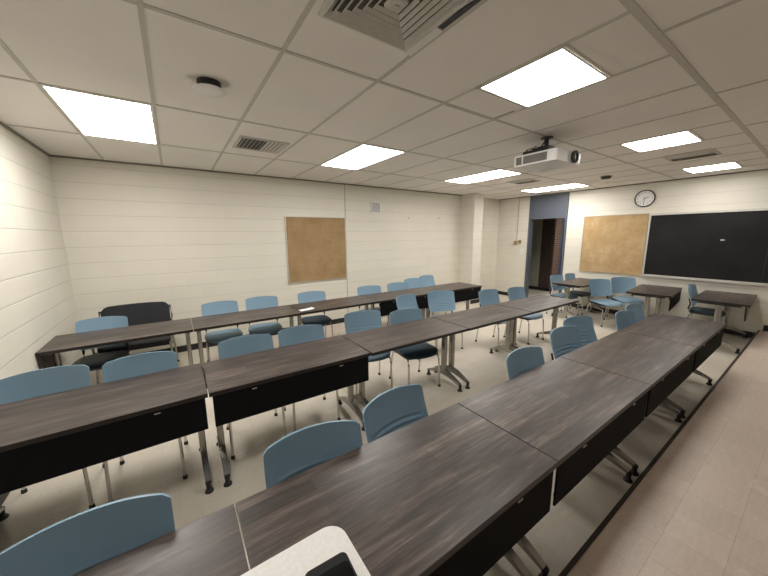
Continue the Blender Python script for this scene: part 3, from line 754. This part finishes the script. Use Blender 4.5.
# wide black chair in the corner
t = thing('wide_chair', 'wide black upholstered chair with silver arms in the back left corner', 'chair', (-0.49, 4.86, 0), math.radians(-3))
bm = B(); nu, nv = 20, 12; G = {}
def PB(u, v, s):
    e = abs(u); top = 0.895-0.05*max(0, (e-0.8)/0.2)**2-0.012*e**2; bot = 0.56+0.03*max(0, (e-0.85)/0.15)**2
    return (0.355*u, 0.20+0.05*v-0.03*e**2+s*0.018*(1-0.5*max(0, (e-0.9)/0.1)), bot+(top-bot)*v)
for s in (-1, 1):
    for i in range(nu+1):
        for j in range(nv+1): G[s, i, j] = bm.verts.new(PB(-1+2*i/nu, j/nv, s))
for i in range(nu):
    for j in range(nv):
        bm.faces.new((G[-1, i, j], G[-1, i+1, j], G[-1, i+1, j+1], G[-1, i, j+1])); bm.faces.new((G[1, i, j], G[1, i, j+1], G[1, i+1, j+1], G[1, i+1, j]))
    bm.faces.new((G[-1, i, 0], G[1, i, 0], G[1, i+1, 0], G[-1, i+1, 0])); bm.faces.new((G[-1, i, nv], G[-1, i+1, nv], G[1, i+1, nv], G[1, i, nv]))
for j in range(nv):
    bm.faces.new((G[-1, 0, j], G[-1, 0, j+1], G[1, 0, j+1], G[1, 0, j])); bm.faces.new((G[-1, nu, j], G[1, nu, j], G[1, nu, j+1], G[-1, nu, j+1]))
obj('backrest', bm, M['fabric'], t, True)
bm = B(); prism(bm, rrect(-0.35, 0.35, -0.25, 0.20, 0.06, 5), 0.425, 0.480); bevel(bm, 0.014, 3, 1.0); obj('seat', bm, M['fabric'], t, True)
for s in (-1, 1):
    bm = B(); tube(bm, [(s*0.365, 0.215, 0.84), (s*0.375, 0.17, 0.68), (s*0.385, -0.12, 0.67), (s*0.385, -0.22, 0.64), (s*0.37, -0.24, 0.42)], 0.0125, 10); obj('armrest', bm, M['chrome'], t, True)
    for y0, y1 in ((-0.24, -0.27), (0.19, 0.25)):
        bm = B(); tube(bm, [(s*0.355, y0, 0.45), (s*0.375, y1, 0.02)], 0.0125, 10); lg = obj('leg', bm, M['chrome'], t, True)
        bm = B(); lathe(bm, [(0.001, 0), (0.017, 0), (0.016, 0.025), (0.001, 0.025)], c=(s*0.375, y1, 0), n=12); obj('glide', bm, M['black'], lg, True)
    bm = B(); tube(bm, [(s*0.345, 0.19, 0.44), (s*0.345, 0.215, 0.56), (s*0.335, 0.22, 0.64)], 0.011, 8); obj('back_post', bm, M['dark'], t, True)
bm = B(); tube(bm, [(-0.35, -0.22, 0.415), (0.35, -0.22, 0.415)], 0.011, 8); tube(bm, [(-0.35, 0.17, 0.415), (0.35, 0.17, 0.415)], 0.011, 8); obj('seat_rail', bm, M['dark'], t, True)

# ------------------------------------------------------------------ small things
bm = B(); nx = 10
v = []
for i in range(nx+1):
    x = -0.10+0.20*i/nx; zz = ZT+0.001+0.010*max(0, (i-5)/5)**1.5
    v.append([bm.verts.new((x, y, zz+dz)) for y, dz in ((-0.05, 0), (0.05, 0), (0.05, 0.004), (-0.05, 0.004))])
for A, Bq in zip(v, v[1:]):
    for k in range(4): bm.faces.new((A[k], A[(k+1) % 4], Bq[(k+1) % 4], Bq[k]))
bm.faces.new(v[0][::-1]); bm.faces.new(v[-1])
tag(obj('folded_paper', bm, M['paper'], None, False, (1.45, 4.05, 0), (0, 0, 0.1)), 'small folded white paper lying on the back-row table', 'paper')

# white stand in front of the camera
t = thing('presentation_stand', 'white-topped stand at the bottom edge of the picture', 'lectern', (-0.111, 0.263, PLAT))
zt_ = 1.20-PLAT
bm = B(); prism(bm, rrect(-0.36, 0.325, -0.225, 0.218, 0.035, 8), zt_-0.028, zt_); bevel(bm, 0.003, 2, 1.0); obj('top', bm, M['whitelam'], t, True)
bm = B(); prism(bm, rrect(-0.10, 0.06, -0.06, 0.06, 0.02, 4), 0.04, zt_-0.028); obj('column', bm, M['steel'], t, True)
bm = B(); prism(bm, rrect(-0.30, 0.26, -0.20, 0.18, 0.05, 6), 0.0, 0.04); bevel(bm, 0.008, 2, 1.0); obj('base', bm, M['dark'], t, True)
zt2 = 1.2002
t = thing('tablet_controller', 'black rounded device lying on the white stand', 'device', (0.147, 0.314, zt2), -0.05)
bm = B(); prism(bm, rrect(-0.036, 0.036, -0.085, 0.085, 0.010, 6), 0, 0.030); bevel(bm, 0.003, 2, 1.0); obj('case', bm, plain('soft_black_case', (0.008, 0.008, 0.009, 1), 0.6, spec=0.25), t, True)
bm = B(); prism(bm, rrect(-0.032, 0.032, -0.08, 0.068, 0.008, 6), 0.0302, 0.0312); obj('screen', bm, M['screen'], t, True)
t = bm = B(); lathe(bm, [(0.001, 0), (0.012, 0), (0.0125, 0.008), (0.009, 0.014), (0.001, 0.016)], n=20)
tag(obj('cable_grommet', bm, M['black'], None, True, (0.098, 0.410, zt2)), 'small round black cap on the white stand beside the black device', 'cap')

# ------------------------------------------------------------------ camera
F, YAW, PITCH, ROLL = 306.0, 0.5990, 0.1697, -0.0085
cam = bpy.data.cameras.new('camera'); co = bpy.data.objects.new('camera', cam); C.objects.link(co)
cam.sensor_width = 36; cam.sensor_fit = 'HORIZONTAL'; cam.lens = F/768*36; cam.clip_start = 0.02; cam.clip_end = 60
cy, sy, cpp, spp = math.cos(YAW), math.sin(YAW), math.cos(PITCH), math.sin(PITCH)
fw = Vector((sy*cpp, cy*cpp, -spp)); rt = Vector((cy, -sy, 0)); up = rt.cross(fw)
cr, sr = math.cos(ROLL), math.sin(ROLL)
r2 = rt*cr+up*sr; u2 = -rt*sr+up*cr
mw = Matrix((( r2.x, u2.x, -fw.x, 0), (r2.y, u2.y, -fw.y, 0), (r2.z, u2.z, -fw.z, CAMZ), (0, 0, 0, 1)))
co.matrix_world = mw
bpy.context.scene.camera = co

# ------------------------------------------------------------------ world and colour
wd = bpy.data.worlds.new('world'); bpy.context.scene.world = wd; wd.use_nodes = True
wd.node_tree.nodes['Background'].inputs[0].default_value = (0.9, 0.95, 1.0, 1); wd.node_tree.nodes['Background'].inputs[1].default_value = 0.0
vs = bpy.context.scene.view_settings
vs.view_transform = 'Standard'; vs.look = 'None'; vs.exposure = 0.32; vs.gamma = 1.0
